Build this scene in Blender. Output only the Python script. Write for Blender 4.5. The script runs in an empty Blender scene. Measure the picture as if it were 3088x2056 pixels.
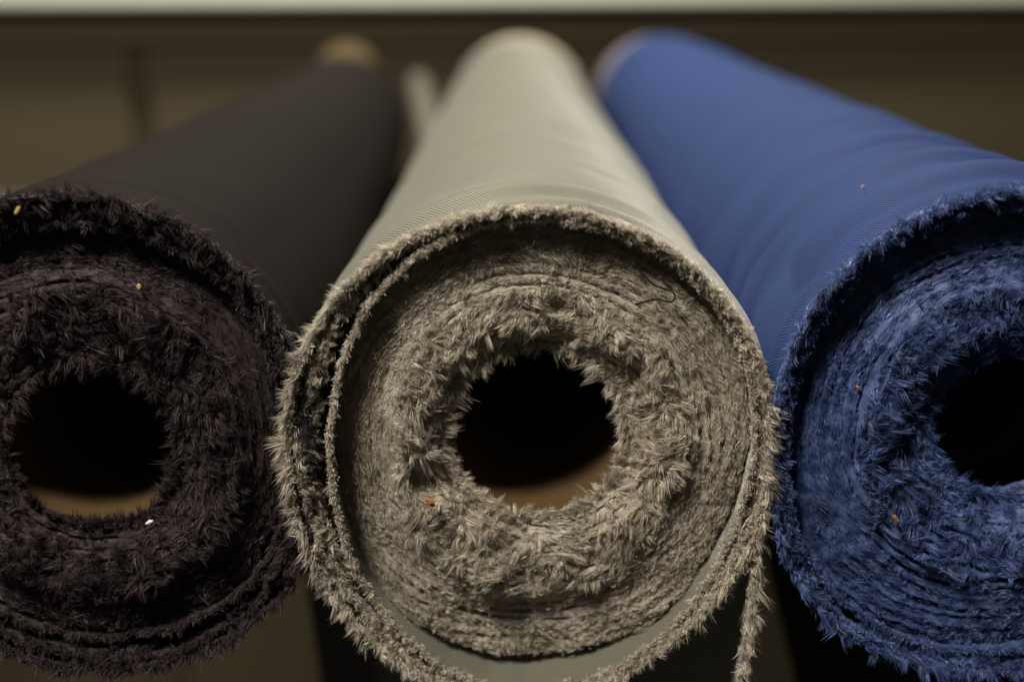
import bpy, math
import numpy as np

S = bpy.context.scene
COL = S.collection
RNG = np.random.default_rng(7)
R_ = math.radians

# ------------------------------------------------------------------ camera, world, lamps, exposure
PITCH = R_(15.19)
CAM = (-0.0081, -0.567, 0.2017)            # grey roll's near end is the origin, rolls run along +Y
cd = bpy.data.cameras.new('camera')
cd.lens, cd.sensor_width = 48.9, 36.0
cd.clip_start, cd.clip_end = 0.02, 50
cd.dof.use_dof = True
cd.dof.focus_distance = 0.603
cd.dof.aperture_fstop = 3.3
cd.dof.aperture_blades = 0
cam = bpy.data.objects.new('camera', cd)
cam.location = CAM
cam.rotation_euler = (math.pi / 2 - PITCH, 0, R_(0))
COL.objects.link(cam)
S.camera = cam

W = bpy.data.worlds.new('World')
S.world = W
W.use_nodes = True
bg = W.node_tree.nodes['Background']
bg.inputs[0].default_value = (0.9, 0.85, 0.72, 1)
bg.inputs[1].default_value = 0.028


def area(name, loc, target, size, sizey, watts, color):
    l = bpy.data.lights.new(name, 'AREA')
    l.shape = 'RECTANGLE'
    l.size, l.size_y = size, sizey
    l.energy = watts
    l.color = color
    o = bpy.data.objects.new(name, l)
    o.location = loc
    d = np.array(target, float) - np.array(loc, float)
    d /= np.linalg.norm(d)
    o.rotation_euler = (math.acos(-d[2]), 0, math.atan2(d[0], -d[1]) + 0)
    import mathutils
    o.rotation_euler = mathutils.Vector(d).to_track_quat('-Z', 'Y').to_euler()
    COL.objects.link(o)
    return o


area('ceiling_lamp', (-0.1, 1.35, 1.65), (-0.05, 0.7, 0), 0.6, 0.35, 64.0, (1.0, 0.95, 0.81))
area('room_lamp', (-0.65, -0.84, 1.62), (0, 0, -0.02), 0.4, 0.35, 50.0, (1.0, 0.92, 0.79))

vs = S.view_settings
vs.view_transform = 'Standard'
vs.look = 'None'
vs.exposure = 0.0
vs.gamma = 1.0
vs.use_curve_mapping = False
S.cycles.use_denoising = True
S.cycles.max_bounces = 6

# ------------------------------------------------------------------ numeric helpers


def _h(i, j, k, seed):
    v = (i.astype(np.uint32) * np.uint32(374761393) + j.astype(np.uint32) * np.uint32(668265263)
         + k.astype(np.uint32) * np.uint32(2147483647 - 58) + np.uint32(seed * 974711 + 12345))
    v = (v ^ (v >> np.uint32(13))) * np.uint32(1274126177)
    v = v ^ (v >> np.uint32(16))
    v = (v * np.uint32(2246822519)) ^ (v >> np.uint32(11))
    return (v & np.uint32(0xFFFF)).astype(np.float64) / 32767.5 - 1.0


def vn(P, seed=0):
    """value noise in -1..1 at points P (N,3)"""
    P = np.asarray(P, float)
    f = np.floor(P)
    I = f.astype(np.int64)
    t = P - f
    t = t * t * (3 - 2 * t)
    out = 0
    for a in (0, 1):
        wa = t[:, 0] if a else 1 - t[:, 0]
        for b in (0, 1):
            wb = t[:, 1] if b else 1 - t[:, 1]
            for c in (0, 1):
                wc = t[:, 2] if c else 1 - t[:, 2]
                out = out + wa * wb * wc * _h(I[:, 0] + a, I[:, 1] + b, I[:, 2] + c, seed)
    return out


def fbm(P, seed=0, octv=3):
    s, a, n = 0, 1.0, 0
    for o in range(octv):
        s = s + a * vn(P * (2.03 ** o) + 17.3 * o, seed + o)
        n += a
        a *= 0.5
    return s / n


def per(th, pts):
    """periodic interpolation of (degrees, value) control points at angles th (radians)"""
    pts = sorted((p % 360, v) for p, v in pts.items())
    x = np.array([p for p, _ in pts], float)
    y = np.array([v for _, v in pts], float)
    X = np.concatenate([x - 360, x, x + 360])
    Y = np.concatenate([y, y, y])
    # smooth by averaging a few shifted linear lookups
    d = np.degrees(th) % 360
    return sum(np.interp(d + s, X, Y) for s in (-9, -5, 0, 5, 9)) / 5


def mesh_np(name, V, faces_list, mat, parent=None, smooth=True, tint=None, uv=None, kind=None, label=None):
    """faces_list: list of int arrays (N,3) or (N,4)"""
    me = bpy.data.meshes.new(name)
    V = np.asarray(V, np.float32)
    me.vertices.add(len(V))
    me.vertices.foreach_set('co', V.ravel())
    loops = np.concatenate([f.ravel() for f in faces_list]).astype(np.int32)
    totals = np.concatenate([np.full(len(f), f.shape[1], np.int32) for f in faces_list])
    starts = np.concatenate([[0], np.cumsum(totals)[:-1]]).astype(np.int32)
    me.loops.add(len(loops))
    me.loops.foreach_set('vertex_index', loops)
    me.polygons.add(len(totals))
    me.polygons.foreach_set('loop_start', starts)
    me.polygons.foreach_set('loop_total', totals)
    if smooth:
        me.polygons.foreach_set('use_smooth', np.ones(len(totals), bool))
    if tint is not None:
        at = me.attributes.new('tint', 'FLOAT', 'POINT')
        at.data.foreach_set('value', np.asarray(tint, np.float32))
    if uv is not None:
        at = me.attributes.new('cloth', 'FLOAT_VECTOR', 'POINT')
        at.data.foreach_set('vector', np.asarray(uv, np.float32).ravel())
    me.update(calc_edges=True)
    me.validate()
    if mat:
        me.materials.append(mat)
    o = bpy.data.objects.new(name, me)
    COL.objects.link(o)
    if parent:
        o.parent = parent
    if kind:
        o['kind'] = kind
    if label:
        o['label'] = label
    return o


def grid_faces(n, m, wrap=False):
    """n rows x m columns of vertices; wrap joins the last column to the first"""
    i = np.arange(n - 1)[:, None]
    j = np.arange(m if wrap else m - 1)[None, :]
    j2 = (j + 1) % m
    a = i * m + j
    b = i * m + j2
    c = (i + 1) * m + j2
    d = (i + 1) * m + j
    return np.stack([a, b, c, d], -1).reshape(-1, 4)


def norm(v):
    return v / np.maximum(np.linalg.norm(v, axis=1, keepdims=True), 1e-9)


class Strands:
    """collects ribbon fibres; built as one mesh"""

    def __init__(self):
        self.V, self.Q, self.T, self.C, self.n = [], [], [], [], 0

    def add(self, root, d, length, width, bend, tint, long=True):
        N = len(root)
        d = norm(d)
        rv = RNG.normal(size=(N, 3))
        side = norm(np.cross(d, rv))
        L = length[:, None]
        hw = side * (width * 0.5)[:, None]
        B = bend * L
        wig = np.cross(d, side) * (RNG.uniform(-0.13, 0.13, N) * length)[:, None]
        m_ = root + d * L * 0.5 + B * 0.25 + wig
        tip = root + d * L + B
        rows = [root - hw * 0.8, root + hw * 0.8, m_ - hw, m_ + hw, tip]
        k = 5
        V = np.stack(rows, 1).reshape(-1, 3)
        base = self.n + np.arange(N)[:, None] * k
        self.Q.append(base + np.array([[0, 1, 3, 2]]))
        self.T.append(base + np.array([[2, 3, 4]]))
        self.V.append(V)
        self.C.append(np.repeat(tint, k))
        self.n += N * k

    def tufts(self, root, d, n, length, width, spread, rad, bend=0.35, tint=None, clump=-0.1, long=True):
        """brush-like tufts: n fibres each around root, tips drawn together"""
        T = len(root)
        if tint is None:
            tint = 1 + 0.22 * RNG.normal(size=T).clip(-2, 2)
        idx = np.repeat(np.arange(T), n)
        N = len(idx)
        off = RNG.normal(size=(N, 3)) * rad
        dd = norm(d)[idx] + RNG.normal(size=(N, 3)) * spread
        stray = RNG.uniform(size=N) < 0.012
        dd[stray] += RNG.normal(size=(int(stray.sum()), 3)) * 0.7
        tb = norm(RNG.normal(size=(T, 3)))[idx] * bend * RNG.uniform(0.7, 1.15, (N, 1)) + RNG.normal(size=(N, 3)) * 0.07 * bend
        L = (length[idx] if np.ndim(length) else np.full(N, length)) * RNG.uniform(0.5, 1.3, T)[idx] * RNG.uniform(0.70, 1.10, N)
        b = tb - clump * off / np.maximum(L, 1e-5)[:, None]
        wd = width * RNG.uniform(0.6, 1.35, N)
        self.add(root[idx] + off, dd, L, wd, b, tint[idx] * RNG.uniform(0.82, 1.15, N), long)

    def build(self, name, mat, parent, label=None):
        return mesh_np(name, np.concatenate(self.V), self.Q + self.T,
                       mat, parent, True, np.concatenate(self.C), kind='stuff', label=label)


# ------------------------------------------------------------------ materials
def new_mat(name):
    m = bpy.data.materials.new(name)
    m.use_nodes = True
    nt = m.node_tree
    p = nt.nodes['Principled BSDF']
    return m, nt, p


def pile_mat(name, c, c2, rough=0.6, sheen=0.25, trans=0.28, spec=0.25):
    m, nt, p = new_mat(name)
    at = nt.nodes.new('ShaderNodeAttribute')
    at.attribute_name = 'tint'
    geo = nt.nodes.new('ShaderNodeNewGeometry')
    tc = nt.nodes.new('ShaderNodeTexCoord')
    nz = nt.nodes.new('ShaderNodeTexNoise')
    nz.inputs['Scale'].default_value = 150
    nz.inputs['Detail'].default_value = 3
    nt.links.new(tc.outputs['Object'], nz.inputs['Vector'])
    mx = nt.nodes.new('ShaderNodeMix')
    mx.data_type = 'RGBA'
    mx.inputs['A'].default_value = (*c, 1)
    mx.inputs['B'].default_value = (*c2, 1)
    ramp = nt.nodes.new('ShaderNodeMapRange')
    ramp.inputs['From Min'].default_value = 0.35
    ramp.inputs['From Max'].default_value = 0.65
    nt.links.new(nz.outputs['Fac'], ramp.inputs['Value'])
    nt.links.new(ramp.outputs['Result'], mx.inputs['Factor'])
    vm = nt.nodes.new('ShaderNodeVectorMath')
    vm.operation = 'SCALE'
    nt.links.new(mx.outputs['Result'], vm.inputs[0])
    nt.links.new(at.outputs['Fac'], vm.inputs['Scale'])
    nt.links.new(vm.outputs[0], p.inputs['Base Color'])
    fn = nt.nodes.new('ShaderNodeTexNoise')
    fn.inputs['Scale'].default_value = 1300
    fn.inputs['Detail'].default_value = 3
    ca = nt.nodes.new('ShaderNodeAttribute')
    ca.attribute_name = 'cloth'
    nt.links.new(ca.outputs['Vector'], fn.inputs['Vector'])
    bp = nt.nodes.new('ShaderNodeBump')
    bp.inputs['Strength'].default_value = 1.0
    bp.inputs['Distance'].default_value = 0.0009
    nt.links.new(fn.outputs['Fac'], bp.inputs['Height'])
    nt.links.new(bp.outputs[0], p.inputs['Normal'])
    p.inputs['Roughness'].default_value = rough
    p.inputs['Specular IOR Level'].default_value = spec
    p.inputs['Sheen Weight'].default_value = sheen
    p.inputs['Sheen Roughness'].default_value = 0.4
    tr = nt.nodes.new('ShaderNodeBsdfTranslucent')
    nt.links.new(vm.outputs[0], tr.inputs['Color'])
    ms = nt.nodes.new('ShaderNodeMixShader')
    ms.inputs[0].default_value = trans
    nt.links.new(p.outputs[0], ms.inputs[1])
    nt.links.new(tr.outputs[0], ms.inputs[2])
    nt.links.new(ms.outputs[0], nt.nodes['Material Output'].inputs['Surface'])
    return m


def cloth_mat(name, c, sheen=0.4, rough=0.7, spec=0.25, weave=1500.0, bump=0.55):
    m, nt, p = new_mat(name)
    at = nt.nodes.new('ShaderNodeAttribute')
    at.attribute_name = 'cloth'
    mp = nt.nodes.new('ShaderNodeMapping')
    mp.inputs['Rotation'].default_value = (0, 0, R_(38))
    nt.links.new(at.outputs['Vector'], mp.inputs['Vector'])
    wv = nt.nodes.new('ShaderNodeTexWave')
    wv.inputs['Scale'].default_value = weave / 6.283
    wv.inputs['Distortion'].default_value = 1.2
    wv.inputs['Detail'].default_value = 2
    wv.inputs['Detail Scale'].default_value = 2.5
    nt.links.new(mp.outputs[0], wv.inputs['Vector'])
    nz = nt.nodes.new('ShaderNodeTexNoise')
    nz.inputs['Scale'].default_value = 30
    nz.inputs['Detail'].default_value = 5
    nt.links.new(at.outputs['Vector'], nz.inputs['Vector'])
    mr = nt.nodes.new('ShaderNodeMapRange')
    mr.inputs['To Min'].default_value = 0.90
    mr.inputs['To Max'].default_value = 1.10
    nt.links.new(nz.outputs['Fac'], mr.inputs['Value'])
    wr = nt.nodes.new('ShaderNodeMapRange')
    wr.inputs['To Min'].default_value = 0.90
    wr.inputs['To Max'].default_value = 1.07
    nt.links.new(wv.outputs['Fac'], wr.inputs['Value'])
    mu = nt.nodes.new('ShaderNodeMath')
    mu.operation = 'MULTIPLY'
    nt.links.new(mr.outputs[0], mu.inputs[0])
    nt.links.new(wr.outputs[0], mu.inputs[1])
    vm = nt.nodes.new('ShaderNodeVectorMath')
    vm.operation = 'SCALE'
    vm.inputs[0].default_value = c
    nt.links.new(mu.outputs[0], vm.inputs['Scale'])
    nt.links.new(vm.outputs[0], p.inputs['Base Color'])
    bp = nt.nodes.new('ShaderNodeBump')
    bp.inputs['Strength'].default_value = bump
    bp.inputs['Distance'].default_value = 0.0005
    nt.links.new(wv.outputs['Fac'], bp.inputs['Height'])
    nt.links.new(bp.outputs[0], p.inputs['Normal'])
    p.inputs['Roughness'].default_value = rough
    p.inputs['Specular IOR Level'].default_value = spec
    p.inputs['Sheen Weight'].default_value = sheen
    p.inputs['Sheen Roughness'].default_value = 0.35
    return m


def plain_mat(name, c, rough=0.6, spec=0.3, noise=0.12, scale=8.0, stretch=(1, 1, 1), bump=0.0):
    m, nt, p = new_mat(name)
    tc = nt.nodes.new('ShaderNodeTexCoord')
    mp = nt.nodes.new('ShaderNodeMapping')
    mp.inputs['Scale'].default_value = stretch
    nz = nt.nodes.new('ShaderNodeTexNoise')
    nz.inputs['Scale'].default_value = scale
    nz.inputs['Detail'].default_value = 6
    nt.links.new(tc.outputs['Object'], mp.inputs[0])
    nt.links.new(mp.outputs[0], nz.inputs['Vector'])
    mr = nt.nodes.new('ShaderNodeMapRange')
    mr.inputs['To Min'].default_value = 1 - noise
    mr.inputs['To Max'].default_value = 1 + noise
    nt.links.new(nz.outputs['Fac'], mr.inputs['Value'])
    vm = nt.nodes.new('ShaderNodeVectorMath')
    vm.operation = 'SCALE'
    vm.inputs[0].default_value = c
    nt.links.new(mr.outputs[0], vm.inputs['Scale'])
    nt.links.new(vm.outputs[0], p.inputs['Base Color'])
    p.inputs['Roughness'].default_value = rough
    p.inputs['Specular IOR Level'].default_value = spec
    if bump:
        bp = nt.nodes.new('ShaderNodeBump')
        bp.inputs['Strength'].default_value = bump
        bp.inputs['Distance'].default_value = 0.002
        nt.links.new(nz.outputs['Fac'], bp.inputs['Height'])
        nt.links.new(bp.outputs[0], p.inputs['Normal'])
    return m


M = {}
M['grey_pile'] = pile_mat('grey_pile', (0.52, 0.465, 0.385), (0.68, 0.64, 0.565))
M['dark_pile'] = pile_mat('dark_pile', (0.044, 0.031, 0.037), (0.066, 0.047, 0.055), rough=0.5, sheen=0.12, trans=0.2, spec=0.32)
M['blue_pile'] = pile_mat('blue_pile', (0.034, 0.060, 0.19), (0.14, 0.205, 0.45), rough=0.45, sheen=0.15, trans=0.2, spec=0.4)
M['grey_cloth'] = cloth_mat('grey_cloth', (0.150, 0.149, 0.117), sheen=0.45, rough=0.65, spec=0.2)
M['dark_cloth'] = cloth_mat('dark_cloth', (0.0185, 0.0155, 0.0150), sheen=0.0, spec=0.01)
M['blue_cloth'] = cloth_mat('blue_cloth', (0.031, 0.049, 0.140), sheen=0.0, spec=0.03)
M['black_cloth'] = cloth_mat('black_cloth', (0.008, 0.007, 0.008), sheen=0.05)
M['card'] = plain_mat('cardboard', (0.080, 0.051, 0.023), rough=0.9, spec=0.1, scale=30)
M['cream'] = plain_mat('cream_edge', (0.30, 0.27, 0.22), rough=0.9, spec=0.1)
M['blush'] = plain_mat('blush_edge', (0.15, 0.135, 0.155), rough=0.9, spec=0.1)
M['tan'] = plain_mat('tan_edge', (0.105, 0.08, 0.044), rough=0.9, spec=0.1)
M['slim'] = plain_mat('slim_wrap', (0.12, 0.113, 0.095), rough=0.9, spec=0.1)
M['panel'] = plain_mat('olive_brown_panel', (0.088, 0.072, 0.046), rough=0.6, spec=0.2, noise=0.06, scale=3)
M['groove'] = plain_mat('dark_backing_board', (0.074, 0.060, 0.038), rough=0.7, spec=0.1)
M['white'] = plain_mat('white_ledge', (0.72, 0.73, 0.62), rough=0.5, spec=0.3, noise=0.03)
M['floor'] = plain_mat('grey_floor', (0.10, 0.09, 0.075), rough=0.6, spec=0.2)
M['steel'] = plain_mat('black_steel', (0.02, 0.02, 0.02), rough=0.5, spec=0.4)
M['orange'] = plain_mat('orange_lint', (0.50, 0.15, 0.06), rough=0.8, noise=0.3, scale=300)
M['amber'] = plain_mat('amber_lint', (0.36, 0.20, 0.08), rough=0.8, noise=0.3, scale=300)
M['straw'] = plain_mat('straw_lint', (0.48, 0.33, 0.14), rough=0.8, noise=0.3, scale=300)
M['blush_lint'] = plain_mat('pink_lint', (0.34, 0.24, 0.24), rough=0.8)
M['lint'] = plain_mat('white_lint', (0.75, 0.74, 0.72), rough=0.8)
M['thread'] = plain_mat('black_thread_and_crack', (0.008, 0.008, 0.010), rough=0.8, spec=0.1)


# ------------------------------------------------------------------ generic builders
def empty(name, loc, label, cat, group=None, rot=(0, 0, 0)):
    o = bpy.data.objects.new(name, None)
    o.empty_display_size = 0.05
    o.location = loc
    o.rotation_euler = rot
    o['label'] = label
    o['category'] = cat
    if group:
        o['group'] = group
    COL.objects.link(o)
    return o


def box(name, lo, hi, mat, parent=None, bev=0.0):
    import bmesh
    bm = bmesh.new()
    bmesh.ops.create_cube(bm, size=1)
    lo, hi = np.array(lo, float), np.array(hi, float)
    for v in bm.verts:
        for k in range(3):
            v.co[k] = (lo[k] + hi[k]) / 2 + v.co[k] * (hi[k] - lo[k])
    if bev:
        bmesh.ops.bevel(bm, geom=bm.edges[:], offset=bev, segments=2, affect='EDGES')
    me = bpy.data.meshes.new(name)
    bm.to_mesh(me)
    bm.free()
    me.materials.append(mat)
    o = bpy.data.objects.new(name, me)
    COL.objects.link(o)
    if parent:
        o.parent = parent
    return o


def tube_mesh(name, r0, r1, y0, y1, mat, parent, seg=96, vertical=False):
    """hollow tube with wall thickness along Y (or Z)"""
    th = np.linspace(0, 2 * np.pi, seg, endpoint=False)
    rows = []
    for r, y in ((r1, y0), (r0, y0), (r0, y1), (r1, y1), (r1, y0)):
        c = np.stack([r * np.cos(th), np.full(seg, y), r * np.sin(th)], 1)
        if vertical:
            c = np.stack([r * np.cos(th), r * np.sin(th), np.full(seg, y)], 1)
        rows.append(c)
    return mesh_np(name, np.concatenate(rows), [grid_faces(5, seg, True)], mat, parent, smooth=False)


def frame(th):
    er = np.stack([np.cos(th), np.zeros_like(th), np.sin(th)], 1)
    et = np.stack([-np.sin(th), np.zeros_like(th), np.cos(th)], 1)
    ea = np.tile(np.array([[0.0, -1.0, 0.0]]), (len(th), 1))
    return er, et, ea


# ------------------------------------------------------------------ a roll of plush fabric
def thin(t, P):
    """fewer fibres on the far side that the photograph crops"""
    c, half, keep = P.get('crop', (0, 0, 1))
    away = np.abs((np.degrees(t) - c + 180) % 360 - 180) < half
    return t[~away | (RNG.uniform(size=len(t)) < keep)]


def make_roll(P):
    seed = P['seed']
    root = empty('fabric_roll', P['loc'], P['label'], 'fabric roll', 'rolls of plush fabric side by side', (P.get('tip', 0), 0, P['yaw']))
    pile, cloth = M[P['pile']], M[P['cloth']]
    mm = 0.001
    hx, hz = P['hole']
    L = P['length']

    def noise_t(th, s, f=6.0, octv=3):
        q = np.stack([np.cos(th) * f, np.sin(th) * f, np.full_like(th, s * 3.7)], 1)
        return fbm(q, seed + s, octv)

    def rL(th, k):                              # radius of layer k (0 outermost .. nl-1)
        f = P.get('frac', (0, 0.5, 1))[k]
        r = per(th, P['outer']) * (1 - f) + per(th, P['inner']) * f
        gapw = per(th, P['outer']) - per(th, P['inner'])
        amp = 0.50 * gapw if 0 < k < P['nl'] - 1 else 0.9
        return (r + amp * noise_t(th, 10 + k, 3.5) + 0.9 * noise_t(th, 15 + k, 11)) * mm

    def aL(th, k):                              # how far the cut edge of layer k stands out
        return (P['edge'][k] + P['wob'] * (1.5 if k else 1.0) * noise_t(th, 30 + k, 5) + 0.8 * noise_t(th, 50 + k, 30)) * mm

    # --- smooth outer wrap, with faint rings where the winding pulled the cloth
    ys = np.concatenate([np.linspace(0, 0.02, 9)[:-1], np.linspace(0.02, 0.5, 190)[:-1], np.linspace(0.5, L, 30)])
    nth = 216
    th = np.linspace(0, 2 * np.pi, nth, endpoint=False)
    Y, TH = np.meshgrid(ys, th, indexing='ij')
    Yf, Tf = Y.ravel(), TH.ravel()
    r0 = rL(Tf, 0)
    a0 = aL(Tf, 0)
    blend = np.clip(Yf / 0.30, 0, 1)
    blend = blend * blend * (3 - 2 * blend)
    rr = (per(Tf, P['outer']) * mm * (1 - blend) + P['rnear'] * blend)
    rr = rr + (r0 - per(Tf, P['outer']) * mm) * np.clip(1 - Yf / 0.03, 0, 1)
    rr = rr + (P['rfar'] - P['rnear']) * np.clip(Yf / L, 0, 1) * blend
    sk = Yf + P['skew'] * np.sin(Tf - 1.2) + 0.004 * vn(np.stack([np.cos(Tf) * 2, np.sin(Tf) * 2, Yf * 8], 1), seed + 5)
    warp = np.power(np.maximum(sk, 0) + 0.02, 0.62)
    q = np.stack([warp * 30, np.cos(Tf) * 0.8, np.sin(Tf) * 0.8], 1)
    ring = vn(q, seed + 3)
    ring2 = vn(np.stack([warp * 110, np.cos(Tf) * 1.1, np.sin(Tf) * 1.1], 1), seed + 4)
    mod = 0.5 + 0.5 * vn(np.stack([np.cos(Tf) * 1.5, np.sin(Tf) * 1.5, Yf * 5], 1), seed + 8)
    env = np.clip(Yf / 0.02, 0, 1) * (0.2 + 0.8 * np.exp(-Yf / 0.30))
    rr = rr + 3.4 * P['ripple'] * env * (0.3 + mod) * (0.7 - (1 - np.abs(ring)) ** 2 + 0.35 * vn(q * np.array([[0.45, 1, 1]]), seed + 9) + 0.08 * ring2) * mm
    rr = rr + 0.0007 * vn(np.stack([np.cos(Tf) * 2, np.sin(Tf) * 2, Yf * 4], 1), seed + 6)
    dt = (np.degrees(Tf) - P['bulge'][0] + 180) % 360 - 180
    rr = rr + P['bulge'][1] * mm * np.exp(-(dt / 30) ** 2) * np.clip(Yf / 0.018, 0, 1) * np.exp(-Yf / 0.25)
    edgefade = np.clip(1 - Yf / 0.02, 0, 1)
    V = np.stack([rr * np.cos(Tf), Yf - a0 * edgefade, rr * np.sin(Tf)], 1)
    uv = np.stack([Tf * 0.1, Yf, np.zeros_like(Yf)], 1)
    mesh_np('outer_wrap', V, [grid_faces(len(ys), nth, True)], cloth, root, True, uv=uv)

    # --- far end: pale selvage and the closed end of the winding
    n2 = 128
    t2 = np.linspace(0, 2 * np.pi, n2, endpoint=False)
    er2, _, _ = frame(t2)
    rows = []
    bx, bz, bl, br = P['band']
    for (r, y, f) in ((P['rfar'] * 0.985, L - 0.02, 0), (br, L + 0.004, 0.5), (br * 1.005, L + bl * 0.6, 1), (br * 0.985, L + bl, 1),
                      (br * 0.8, L + bl + 0.004, 1), (0.037, L + bl, 1)):
        rows.append(er2 * r + np.array([bx * f, y, bz * f]))
    mesh_np('selvage_end', np.concatenate(rows), [grid_faces(len(rows), n2, True)], M[P['band_mat']], root, True)

    # --- loose layers at the near end, each with its own frayed edge
    nl = P['nl']
    thf = np.linspace(0, 2 * np.pi, 420, endpoint=False)
    for k in range(nl):
        rk, ak = rL(thf, k), aL(thf, k)
        er, et, ea = frame(thf)
        par = root
        if k > 0:
            deep = P['deep']
            rows, uvs = [], []
            for s in np.linspace(0, 1, 7):
                y = -ak * (1 - s) + s * deep
                rows.append(er * (rk * (1 - 0.02 * s))[:, None] + np.stack([np.zeros_like(y), y, np.zeros_like(y)], 1))
                uvs.append(np.stack([thf * 0.1, y, np.zeros_like(y)], 1))
            par = mesh_np('fabric_layer', np.concatenate(rows), [grid_faces(7, len(thf), True)], M[P.get('layer_mat', P['cloth'])], root, True, np.full(7 * len(thf), 0.9), uv=np.concatenate(uvs))
        st = Strands()
        n = int(P['dens'] * (2100 if k == 0 else 1100))
        t = thin(RNG.uniform(0, 2 * np.pi, n), P)
        n = len(t)
        er, et, ea = frame(t)
        a = aL(t, k)
        r = rL(t, k) + RNG.normal(size=n) * 0.0006
        back = RNG.uniform(-0.001, 0.0035, n)
        pos = er * r[:, None] + ea * (a - back)[:, None]
        g = noise_t(t, 70 + k, 9)
        g2 = noise_t(t, 80 + k, 14)
        fall = -np.sign(np.cos(t)) * np.abs(np.cos(t)) ** 0.6          # along the edge, downwards on both flanks
        if k == 0:
            wr = per(t, P['fr_out'])
            ln = per(t, P['fr_len']) * mm * RNG.uniform(0.65, 1.3, n)
            d = er * (wr + 0.4 * g)[:, None] + ea * (0.45 + 0.3 * g2)[:, None] + et * (0.55 * fall + 0.7 * g2)[:, None]
        else:
            ln = (P['len'][1] if k == 1 else P['len'][1] * 0.7) * mm * RNG.uniform(0.6, 1.3, n)
            d = er * (-0.1 + 0.6 * g)[:, None] + ea * (0.55 + 0.35 * g2)[:, None] + et * (0.5 * fall + 0.9 * g2)[:, None]
        d[:, 2] -= 0.12
        d += RNG.normal(size=(n, 3)) * 0.22
        st.tufts(pos, d, 17, ln, 0.00030, 0.11, 0.00065, 0.7)
        # short fuzz that makes the cut edge itself a thick cord
        n = int(P['dens'] * 2600)
        t = thin(RNG.uniform(0, 2 * np.pi, n), P)
        n = len(t)
        er, et, ea = frame(t)
        pos = er * (rL(t, k) + RNG.normal(size=n) * 0.0006)[:, None] + ea * (aL(t, k) + 0.0003)[:, None]
        d = er * RNG.normal(size=n)[:, None] * 0.6 + ea * 0.8 + et * (1.0 * noise_t(t, 90 + k, 10) + 0.5 * RNG.normal(size=n))[:, None]
        st.tufts(pos, d, 6, 0.0018, 0.00034, 0.4, 0.0005, 0.4)
        if k == 1:
            n = int(P['dens'] * 3600)
            t = thin(RNG.uniform(0, 2 * np.pi, n), P)
            w = (per(t, P['outer']) - per(t, P['inner'])) * mm
            f = RNG.uniform(0.03, P.get('fill', 0.8), len(t))
            sel = (RNG.uniform(size=len(t)) < w / 0.009) & (vn(np.stack([np.cos(t) * 7, np.sin(t) * 7, f * 2.5], 1), seed + 95) > -0.05)
            t, w, f = t[sel], w[sel], f[sel]
            n = len(t)
            er, et, ea = frame(t)
            pos = er * (per(t, P['outer']) * mm - w * f)[:, None] + ea * (aL(t, 1) - RNG.uniform(0.001, 0.006, n))[:, None]
            g = noise_t(t, 97, 16)
            d = er * (0.5 * g)[:, None] + et * (1.2 * noise_t(t, 98, 12))[:, None] + ea * 0.4 + RNG.normal(size=(n, 3)) * 0.3
            st.tufts(pos, d, 16, P['len'][1] * 1.25 * mm * RNG.uniform(0.6, 1.3, n), 0.00030, 0.10, 0.0006, 0.8)
        st.build('frayed_edge', pile, par)

    # --- wound body: the bumpy end face under the pile
    def rb(th):
        return (per(th, P['body']) + 0.8 * noise_t(th, 21, 6)) * mm

    def rh(th):
        return (P['rhole'] + 1.1 * noise_t(th, 22, 5) + 0.6 * noise_t(th, 23, 16)) * mm

    def face_point(u, th):
        """u 0 at the hole .. 1 at the body's rim; returns point, radius"""
        ri, ro = rh(th), rb(th)
        r = ri + (ro - ri) * u
        cx = hx * (1 - u) ** 1.0
        cz = hz * (1 - u) ** 1.0
        x = cx + r * np.cos(th)
        z = cz + r * np.sin(th)
        qx = np.stack([x, z, np.full_like(x, seed * 0.13)], 1)
        prof = np.interp(u, P['prof'][0], P['prof'][1]) + per(th, P['lean']) * u
        inner = np.clip((P['ring'] - u) / 0.12, 0, 1)
        mound = np.exp(-((u - P['ring'] * 0.72) / 0.17) ** 2)
        lump = fbm(qx * 95, seed + 40, 4) * (1.2 + 2.0 * inner) + mound * (2.0 + 6.5 * fbm(qx * 62, seed + 47, 2))
        big = fbm(qx * 34, seed + 41, 2) * 3.0
        pitch = P['pitch'] * mm
        ph = (r - pitch * th / (2 * np.pi) + 0.0026 * fbm(qx * 48, seed + 42, 3)) / pitch
        saw = (ph - np.floor(ph))
        ridge = P['ridge'] * (saw ** 2.5 * np.clip((1 - saw) / 0.14, 0, 1)) * (0.55 + 0.75 * vn(qx * 32, seed + 44)) * np.clip((1 - inner) + 0.35, 0, 1)
        dist = np.minimum(saw, 1 - saw) * pitch
        gm = np.clip(0.15 + 1.7 * vn(np.stack([np.cos(th) * 2.2, np.sin(th) * 2.2, np.floor(ph) * 1.7], 1), seed + 45), 0, 1)
        groove = gm * np.exp(-(dist / 0.00085) ** 2) * (0.3 + 0.7 * (1 - inner)) * 7.0
        calm = per(th, P['relief'])
        calm = inner + (1 - inner) * calm
        h = (prof + (lump + big) * (0.45 + 0.55 * calm) + (ridge - groove) * calm) * mm
        return np.stack([x, -h, z], 1), groove

    nu, nt = P.get('res', (100, 560))
    u = np.linspace(0, 1, nu)
    t = np.linspace(0, 2 * np.pi, nt, endpoint=False)
    U, T = np.meshgrid(u, t, indexing='ij')
    Vb, _ = face_point(U.ravel(), T.ravel())
    rr_ = np.hypot(Vb[:, 0], Vb[:, 2])
    wv_ = fbm(Vb * 70, seed + 101, 2)
    uvb = np.stack([T.ravel() * rr_ * 0.14 + 0.0006 * wv_, rr_ + 0.003 * wv_, Vb[:, 1] * 0.5], 1)
    uvb = np.concatenate([uvb[:nt], uvb, uvb[-nt:]])
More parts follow.
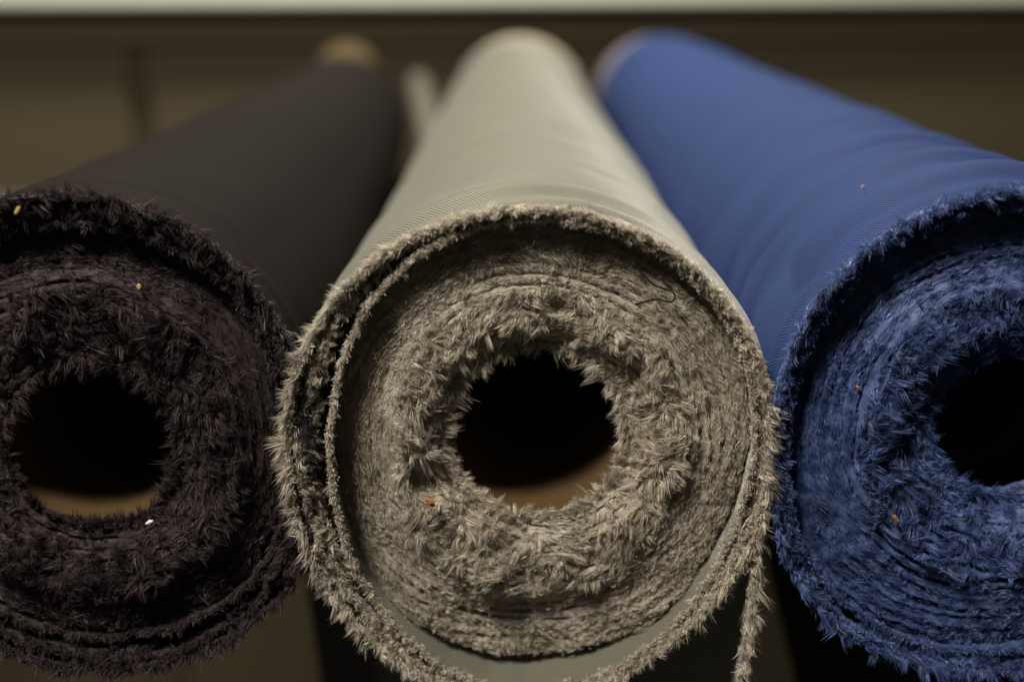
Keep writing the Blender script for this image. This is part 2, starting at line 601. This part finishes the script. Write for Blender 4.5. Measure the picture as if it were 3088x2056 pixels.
    # tuck the rim and the hole edge backwards so no open edge is seen
    Vb = Vb.reshape(nu, nt, 3)
    lip_o = Vb[-1].copy()
    lip_o[:, 1] += 0.05
    lip_i = Vb[0].copy()
    lip_i[:, 1] += 0.006
    lip_i[:, 0] = hx + (lip_i[:, 0] - hx) * 1.055
    lip_i[:, 2] = hz + (lip_i[:, 2] - hz) * 1.055
    Vall = np.concatenate([lip_i, Vb.reshape(-1, 3), lip_o])
    body = mesh_np('wound_body', Vall, [grid_faces(nu + 2, nt, True)], pile, root, True, np.full(len(Vall), 0.92), uv=uvb)

    st = Strands()
    # messy tufts round the core
    n = int(P['nin'])
    tt = thin(RNG.uniform(0, 2 * np.pi, n), P)
    n = len(tt)
    uu = np.sqrt(RNG.uniform(0.0, 1, n)) * (P['ring'] + 0.05 * vn(np.stack([np.cos(tt) * 5, np.sin(tt) * 5, tt * 0], 1), seed + 111))
    uu = np.where(RNG.uniform(size=n) < 0.16, RNG.uniform(0, 0.05, n), uu)
    p, gr = face_point(uu, tt)
    ok = (gr < 0.9) | (uu < 0.05)
    p, tt, uu = p[ok], tt[ok], uu[ok]
    n = len(tt)
    er, et, ea = frame(tt)
    g1, g2, g3 = (fbm(p * 78 + 31 * j, seed + 60 + j, 2) for j in range(3))
    d = er * (1.5 * g1)[:, None] + et * (1.7 * g2)[:, None] + ea * (0.16 + 0.45 * g3)[:, None]
    edge = np.clip(1 - uu / 0.08, 0, 1)
    d = d - er * (0.7 * edge)[:, None] + ea * (0.25 * edge)[:, None]
    d[:, 2] -= 0.12
    d += RNG.normal(size=(n, 3)) * 0.15
    gap = fbm(p * 150, seed + 66, 2)
    keep = (gap > -0.42) | (edge > 0)
    ln = P['len'][2] * mm * RNG.uniform(0.6, 1.3, n)
    tint = np.clip(1 + 0.17 * RNG.normal(size=n) + 0.35 * fbm(p * 70, seed + 90, 2), 0.5, 1.6)
    st.tufts((p + ea * 0.0005)[keep], d[keep], 17, ln[keep], 0.00028, 0.09, 0.00062, 1.0, tint[keep])
    # brushed pile further out, lying along the winding
    n = int(P['nout'])
    tt = thin(RNG.uniform(0, 2 * np.pi, n), P)
    n = len(tt)
    uu = P['ring'] - 0.08 + (1.0 - P['ring'] + 0.08) * np.sqrt(RNG.uniform(0, 1, n))
    p, gr = face_point(uu, tt)
    ok = gr < 1.0
    p, tt, uu = p[ok], tt[ok], uu[ok]
    n = len(tt)
    er, et, ea = frame(tt)
    g1, g2, g3 = (fbm(p * 60 + 57 * j, seed + 70 + j, 2) for j in range(3))
    fall = -np.sign(np.cos(tt)) * np.abs(np.cos(tt)) ** 0.5
    d = et * (0.9 * fall * P['comb'] + 0.8 * g1)[:, None] + er * (0.05 + 0.5 * g2)[:, None] + ea * (0.05 + 0.14 * g3)[:, None]
    d += RNG.normal(size=(n, 3)) * 0.10
    ln = P['len'][3] * mm * RNG.uniform(0.6, 1.3, n)
    tint = np.clip(0.95 + 0.14 * RNG.normal(size=n) + 0.25 * fbm(p * 40, seed + 79, 2), 0.5, 1.5)
    st.tufts(p + ea * 0.0001, d, 10, ln, 0.00026, 0.07, 0.0009, 0.35, tint, clump=0.2)
    # scattered upright clumps on the brushed zone, gathered in patches
    n = int(P['nclump'] * 3)
    tt = thin(RNG.uniform(0, 2 * np.pi, n), P)
    n = len(tt)
    uu = P['ring'] + (1 - P['ring']) * RNG.uniform(0, 1, n)
    p, r = face_point(uu, tt)
    kp = fbm(p * 55, seed + 77, 2) > 0.26
    p, tt = p[kp], tt[kp]
    n = len(tt)
    er, et, ea = frame(tt)
    d = et * RNG.normal(size=n)[:, None] + er * RNG.normal(size=n)[:, None] * 0.6 + ea * 0.35
    st.tufts(p + ea * 0.0004, d, 12, np.full(n, P['len'][3] * 1.25 * mm), 0.00028, 0.10, 0.0006, 0.9)
    st.build('pile', pile, body)

    # --- cardboard core
    c = tube_mesh('core_tube', P['rcore'] - 0.0025, P['rcore'], 0, L - 0.10, M['card'], root)
    c.location = (hx, -(P['prof'][1][0] - P['core_in']) * mm, hz)
    return root


GREY = dict(seed=3, loc=(0, 0, 0), yaw=0.0, label='pale grey plush fabric roll in the middle, frayed grey edges and loose bottom flap',
            pile='grey_pile', cloth='grey_cloth', length=1.455, rnear=0.1030, rfar=0.0945, skew=0.008, ripple=2.2,
            outer={0: 103.5, 45: 104, 90: 104, 135: 104.5, 180: 105, 199: 107, 229: 115, 250: 120, 270: 121, 299: 113, 316: 109},
            inner={4: 96.5, 28: 99.5, 43: 100, 62: 100.5, 92: 99, 115: 97.5, 136: 93.5, 158: 87, 180: 86, 203: 90, 223: 99, 240: 108, 250: 114.5, 270: 118.5, 299: 110.5, 316: 105, 327: 99, 339: 97},
            body={0: 95, 30: 98.3, 60: 99.3, 90: 98, 135: 93, 180: 84, 203: 89, 231: 104, 250: 109, 270: 111, 290: 109.5, 309: 106, 325: 97, 340: 94},
            nl=3, frac=(0, 0.36, 1), edge=(0, -3, -2), wob=3.0, deep=0.05, fill=0.68, hole=(0.0025, 0.001), rhole=39, rcore=0.0425, core_in=6,
            prof=((0, 0.25, 0.5, 0.62, 1), (-19, -13, -14, -17, -21)), lean={90: 12, 140: 10, 180: 6, 270: -4, 0: 9},
            bulge=(32, 4.0), relief={0: 1.0, 40: 0.7, 80: 0.3, 120: 0.22, 160: 0.25, 200: 0.4, 240: 0.8, 270: 1.0, 320: 1.0}, ring=0.50, pitch=5.2, ridge=5.0, res=(130, 760), dens=1.0, fr_out={0: 0.25, 40: 0.0, 90: 0.05, 130: 0.2, 150: 0.55, 200: 0.7, 230: 0.6, 270: 0.3, 320: 0.3},
            fr_len={0: 3.2, 60: 2.7, 90: 2.8, 130: 3.8, 180: 4.6, 230: 4.8, 270: 4.4, 320: 4.2},
            len=(0, 2.6, 3.5, 2.3), nin=6800, nout=13000, nclump=350, comb=1.0,
            band=(0.004, 0.004, 0.055, 0.0955), band_mat='cream')
DARK = dict(GREY, seed=11, loc=(-0.1951, 0.002, 0.0056), yaw=R_(2.3), tip=R_(-1.2), label='charcoal black plush fabric roll on the left with purplish black pile',
            pile='dark_pile', cloth='dark_cloth', length=1.50, rnear=0.1015, rfar=0.0945, ripple=0.9,
            outer={0: 97, 20: 99, 48: 102, 90: 103, 135: 103, 180: 103, 225: 106, 270: 110, 300: 114, 324: 113, 345: 102},
            inner={0: 86, 48: 92, 90: 91, 180: 90, 230: 95, 270: 98, 300: 100, 324: 100, 345: 91},
            body={0: 83, 48: 89, 90: 88, 180: 87, 230: 92, 270: 95, 300: 97, 324: 96, 345: 88},
            nl=3, edge=(0, -2, -4), wob=4.5, hole=(0.0035, -0.0076), rhole=37.5, rcore=0.0415, core_in=4,
            prof=((0, 0.3, 0.6, 0.75, 1), (-9, -6, -8, -14, -20)), lean={90: 7, 180: 6, 270: 10, 0: 8},
            ring=0.62, fr_out={0: 0.1, 60: 0.1, 90: 0.2, 180: 0.3, 270: 0.35, 320: 0.4}, fr_len={0: 4.4, 90: 5.0, 180: 4.6, 270: 5.0},
            crop=(180, 62, 0.4), dens=0.8, layer_mat='dark_pile', bulge=(90, 0), relief={0: 0.8, 90: 0.8, 180: 0.8, 270: 0.8}, res=(100, 560), len=(0, 4.0, 4.0, 3.3), nin=5600, nout=5200, nclump=400,
            band=(0.0, 0.0, 0.02, 0.09), band_mat='tan')
BLUE = dict(GREY, seed=23, loc=(0.2042, 0.0, 0.0088), yaw=R_(-0.4), label='blue plush fabric roll on the right, cropped by the photo edge',
            pile='blue_pile', cloth='blue_cloth', length=1.49, rnear=0.1015, rfar=0.0930, ripple=3.2, skew=0.012,
            outer={0: 103, 45: 103, 90: 103, 130: 101, 149: 100, 170: 98.5, 185: 99, 202: 105, 220: 110.5, 234: 115, 249: 114.5, 270: 115, 315: 112},
            inner={0: 94, 45: 95, 90: 96, 130: 95, 150: 94, 180: 92, 202: 97, 220: 103, 240: 106, 270: 107, 315: 104},
            body={0: 92, 45: 93.5, 90: 94.5, 130: 93, 150: 92, 180: 91.5, 202: 96, 220: 102, 240: 105, 270: 106, 315: 102},
            nl=3, edge=(0, -2, -4), wob=2.5, hole=(0.0030, -0.003), rhole=31, rcore=0.0385, core_in=48,
            prof=((0, 0.25, 0.5, 0.66, 1), (-17, -11, -13, -20, -29)), lean={90: 17, 150: 15, 200: 19, 270: 20, 0: 10},
            ring=0.52, fr_out={0: 0.1, 90: 0.1, 180: 0.05, 230: 0.35, 270: 0.3}, fr_len={0: 4, 90: 4, 180: 3.6, 220: 4.5, 270: 5.5},
            crop=(0, 78, 0.3), dens=0.85, layer_mat='blue_pile', bulge=(120, 1.5), relief={0: 0.8, 90: 0.4, 150: 0.4, 210: 0.8, 270: 0.9}, res=(100, 560), len=(0, 2.9, 3.4, 2.8), nin=5600, nout=6500, nclump=350,
            band=(-0.012, 0.0, 0.05, 0.090), band_mat='blush')

# ------------------------------------------------------------------ the setting behind
AX = -1.35                                   # floor level, measured from the grey roll's axis
floor = box('floor', (-2.2, -1.2, AX - 0.05), (2.2, 2.6, AX), M['floor'])
floor['kind'] = 'structure'
WY = 2.0                                     # face of the panelled back
YAW = R_(8.0)                                # the cabinet stands a little askew to the rolls
back = empty('cabinet_front', (0, WY, AX), 'olive brown cabinet front of wide panels behind the rolls', 'cabinet', None, (0, 0, YAW))
box('backing_board', (-1.6, 0.02, 0), (1.6, 0.05, 1.470), M['groove'], back)
xs = [-1.6, -0.668, 1.2, 1.6]
for a_, b_ in zip(xs[:-1], xs[1:]):
    box('panel', (a_ + 0.019, 0, 0.02), (b_ - 0.019, 0.018, 1.405), M['panel'], back, 0.003)
box('top_rail', (-1.6, -0.004, 1.411), (1.6, 0.018, 1.466), M['panel'], back, 0.002)
led = box('white_countertop', (-1.7, -0.06, 1.480), (1.7, 0.6, 1.535), M['white'], None, 0.004)
led.location = (0, WY, AX)
led.rotation_euler = (0, 0, YAW)
led['label'] = 'thick white countertop edge on top of the brown cabinet'
led['category'] = 'countertop'
rack = empty('steel_rack', (0, 0.7, AX), 'black steel rack carrying the fabric rolls from below', 'rack')
for y in (0.0, 0.55):
    zt = -AX - 0.104 - 0.0
    box('rail', (-0.92, y - 0.015, zt - 0.035), (0.92, y + 0.015, zt), M['steel'], rack, 0.002)
    for x in (-0.905, 0.905):
        box('post', (x - 0.015, y - 0.0145, 0), (x + 0.015, y + 0.0145, zt - 0.036), M['steel'], rack, 0.002)

# ------------------------------------------------------------------ the rolls
grey = make_roll(GREY)
dark = make_roll(DARK)
blue = make_roll(BLUE)


# ------------------------------------------------------------------ hanging lengths of cloth
def sheet(name, path, ztop, zbot, mat, parent, folds=0.006, seed=0, n=60, m=70, drift=(0, 0), fringe=None):
    """cloth hanging straight down from a path of (x, y) points"""
    path = np.array(path, float)
    s = np.linspace(0, 1, n)
    k = np.linspace(0, 1, len(path))
    X, Y = np.interp(s, k, path[:, 0]), np.interp(s, k, path[:, 1])
    Z = np.linspace(0, 1, m)
    xx = X[None, :] + drift[0] * Z[:, None] + folds * Z[:, None] * vn(np.stack([np.tile(s * 7, m), np.repeat(Z * 0.8, n), np.zeros(n * m)], 1), seed).reshape(m, n)
    yy = Y[None, :] + drift[1] * (Z[:, None] ** 1.4) * (1 - s[None, :] * 0.2)
    zz = ztop + (zbot - ztop) * Z[:, None] + 0 * xx
    V = np.stack([xx, yy, zz], -1).reshape(-1, 3)
    uv = np.stack([np.tile(s, m), np.repeat(Z, n), np.zeros(n * m)], 1)
    return mesh_np(name, V, [grid_faces(m, n)], mat, parent, True, uv=uv)


# tail of the grey roll, falling from its right flank with a frayed front edge
tail = sheet('hanging_tail', [(0.1035, 0.002), (0.1025, 0.6), (0.1025, 1.5)], 0.0, -0.5, M['grey_cloth'], grey, 0.004, 5, drift=(-0.030, 0.0))
st = Strands()
n = 760
s = RNG.uniform(0, 1, n) ** 0.9
zz = 0.02 - 0.26 * s
pos = np.stack([0.1035 - 0.030 * np.clip(-zz / 0.5, 0, 1) + RNG.uniform(-0.0026, 0.0010, n), -RNG.uniform(-0.004, 0.003, n), zz], 1)
g = fbm(np.stack([zz * 70, zz * 0, zz * 0 + 3], 1), 9, 2)
d = np.stack([0.35 + 0.9 * g, np.full(n, -0.5), np.full(n, -0.8)], 1) + RNG.normal(size=(n, 3)) * 0.3
st.tufts(pos, d, 16, 0.0050 * RNG.uniform(0.5, 1.4, n), 0.00030, 0.11, 0.0006, 0.6)
st.build('frayed_edge', M['grey_pile'], tail)

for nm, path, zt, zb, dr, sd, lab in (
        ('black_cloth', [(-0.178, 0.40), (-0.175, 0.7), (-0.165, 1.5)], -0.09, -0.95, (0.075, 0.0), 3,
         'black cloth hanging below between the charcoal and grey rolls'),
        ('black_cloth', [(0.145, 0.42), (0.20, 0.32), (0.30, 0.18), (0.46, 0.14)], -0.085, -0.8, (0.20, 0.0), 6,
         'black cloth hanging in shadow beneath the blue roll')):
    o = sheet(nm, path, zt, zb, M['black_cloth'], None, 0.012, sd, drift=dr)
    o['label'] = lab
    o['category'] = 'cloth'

# ------------------------------------------------------------------ tubes standing behind
# ------------------------------------------------------------------ lint, and a thread with a drawn seam crack
def crumb(name, loc, size, mat, label, seed):
    import bmesh
    bm = bmesh.new()
    bmesh.ops.create_icosphere(bm, subdivisions=2, radius=1)
    V = np.array([v.co[:] for v in bm.verts])
    nse = 1 + 0.35 * vn(V * 1.6 + seed, seed) + 0.2 * vn(V * 3.3, seed + 1)
    for v, k in zip(bm.verts, nse):
        v.co = (v.co[0] * k * size[0], v.co[1] * k * size[1], v.co[2] * k * size[2])
    me = bpy.data.meshes.new(name)
    bm.to_mesh(me)
    bm.free()
    me.materials.append(mat)
    o = bpy.data.objects.new(name, me)
    o.location = loc
    o.rotation_euler = (0.3 * seed, 0.7 * seed, 0.2)
    o['label'] = label
    o['category'] = 'lint'
    COL.objects.link(o)
    return o


def at(px, py, y):
    """point of the vertical plane at depth y seen at picture position (2355-wide scale)"""
    x = (px - 1177.5) / 3200.0
    u_ = (784 - py) / 3200.0
    cp, sp = math.cos(PITCH), math.sin(PITCH)
    dx, dy, dz = x, cp + u_ * sp, -sp + u_ * cp
    k = (y - CAM[1]) / dy
    return (CAM[0] + dx * k, y, CAM[2] + dz * k)


def lathe(name, prof, mat, parent, seg=48):
    th = np.linspace(0, 2 * np.pi, seg, endpoint=False)
    rows = [np.stack([r * np.cos(th), r * np.sin(th), np.full(seg, z)], 1) for r, z in prof]
    return mesh_np(name, np.concatenate(rows), [grid_faces(len(rows), seg, True)], mat, parent, True)


def round_end(r, z0, h):
    """side and rounded, tucked-in top of a wrapped roll"""
    return [(r, z0), (r, h * 0.5), (r, h - r * 0.8)] + [(r * math.cos(q), h - r * 0.8 + r * 0.8 * math.sin(q)) for q in np.linspace(0.2, 1.5, 9)]


p0 = at(30, 482, 1.72)
shelf = box('pale_shelf', (p0[0] - 0.4, 1.72, p0[2] - 0.03), (p0[0], 1.88, p0[2]), M['slim'], None, 0.003)
shelf['label'] = 'small pale shelf board peeking out behind the charcoal roll'
shelf['category'] = 'shelf'
p1 = at(797, 98, 1.76)
t1 = empty('wrapped_roll', (p1[0], p1[1], AX), 'tan paper wrapped roll standing upright behind the charcoal roll', 'roll')
lathe('paper_wrap', round_end(0.048, 0, p1[2] - AX), M['tan'], t1)
p2, p3 = np.array(at(962, 188, 1.90)), np.array((-0.100, 1.262, -0.082))
import mathutils
t2 = empty('slim_roll', tuple(p3), 'slim pale roll leaning in the gap between charcoal and grey rolls', 'roll', None,
           mathutils.Vector(p2 - p3).to_track_quat('Z', 'Y').to_euler())
lathe('fabric_wrap', round_end(0.0215, 0, float(np.linalg.norm(p2 - p3))), M['slim'], t2)

crumb('lint_speck', at(990, 1155, 0.001), (0.0022, 0.0012, 0.0016), M['orange'], 'orange crumb caught in the grey pile left below the hole', 1)
crumb('lint_speck', at(320, 660, 0.004), (0.0013, 0.0008, 0.0011), M['straw'], 'straw coloured speck on charcoal pile above the hole', 2)
crumb('lint_speck', at(40, 485, -0.004), (0.0021, 0.0008, 0.0010), M['straw'], 'straw and orange flake on the top rim of the charcoal roll', 3)
crumb('lint_speck', at(343, 1200, -0.003), (0.0016, 0.0008, 0.0009), M['lint'], 'white lint bit on charcoal pile below the hole', 4)
crumb('lint_speck', at(1972, 890, 0.004), (0.0010, 0.0007, 0.0008), M['orange'], 'small orange speck in the blue pile left of the hole', 5)
crumb('lint_speck', at(2060, 1192, -0.001), (0.0023, 0.0010, 0.0013), M['amber'], 'amber flake on blue pile below the hole', 6)

for y_ in np.linspace(0.03, 0.6, 400):
    q_ = at(1985, 430, float(y_))
    if math.hypot(q_[0] - 0.2042, q_[2] - 0.0088) < 0.1030:
        break
crumb('lint_speck', q_, (0.0011, 0.0011, 0.0009), M['blush_lint'], 'tiny pinkish speck on the smooth side of the blue roll', 8)

cu = bpy.data.curves.new('black_thread_and_crack', 'CURVE')
cu.dimensions = '3D'
cu.bevel_depth = 0.00042
cu.bevel_resolution = 2
sp = cu.splines.new('BEZIER')
pts = [(1462, 612, 0.006), (1500, 652, 0.003), (1552, 686, 0.000), (1505, 689, 0.001), (1462, 700, 0.003)]  # upper leg stands for the dark of a seam crack; the return is thread
sp.bezier_points.add(len(pts) - 1)
for b, q in zip(sp.bezier_points, pts):
    b.co = at(*q)
    b.handle_left_type = b.handle_right_type = 'AUTO'
tmp = bpy.data.objects.new('tmp', cu)
COL.objects.link(tmp)
me = bpy.data.meshes.new_from_object(tmp)
bpy.data.objects.remove(tmp)
me.materials.clear()
me.materials.append(M['thread'])
th_o = bpy.data.objects.new('thread_and_crack', me)
th_o['label'] = 'loose black thread, its upper leg a drawn seam crack, on the upper right of the grey roll end'
th_o['category'] = 'thread'
COL.objects.link(th_o)
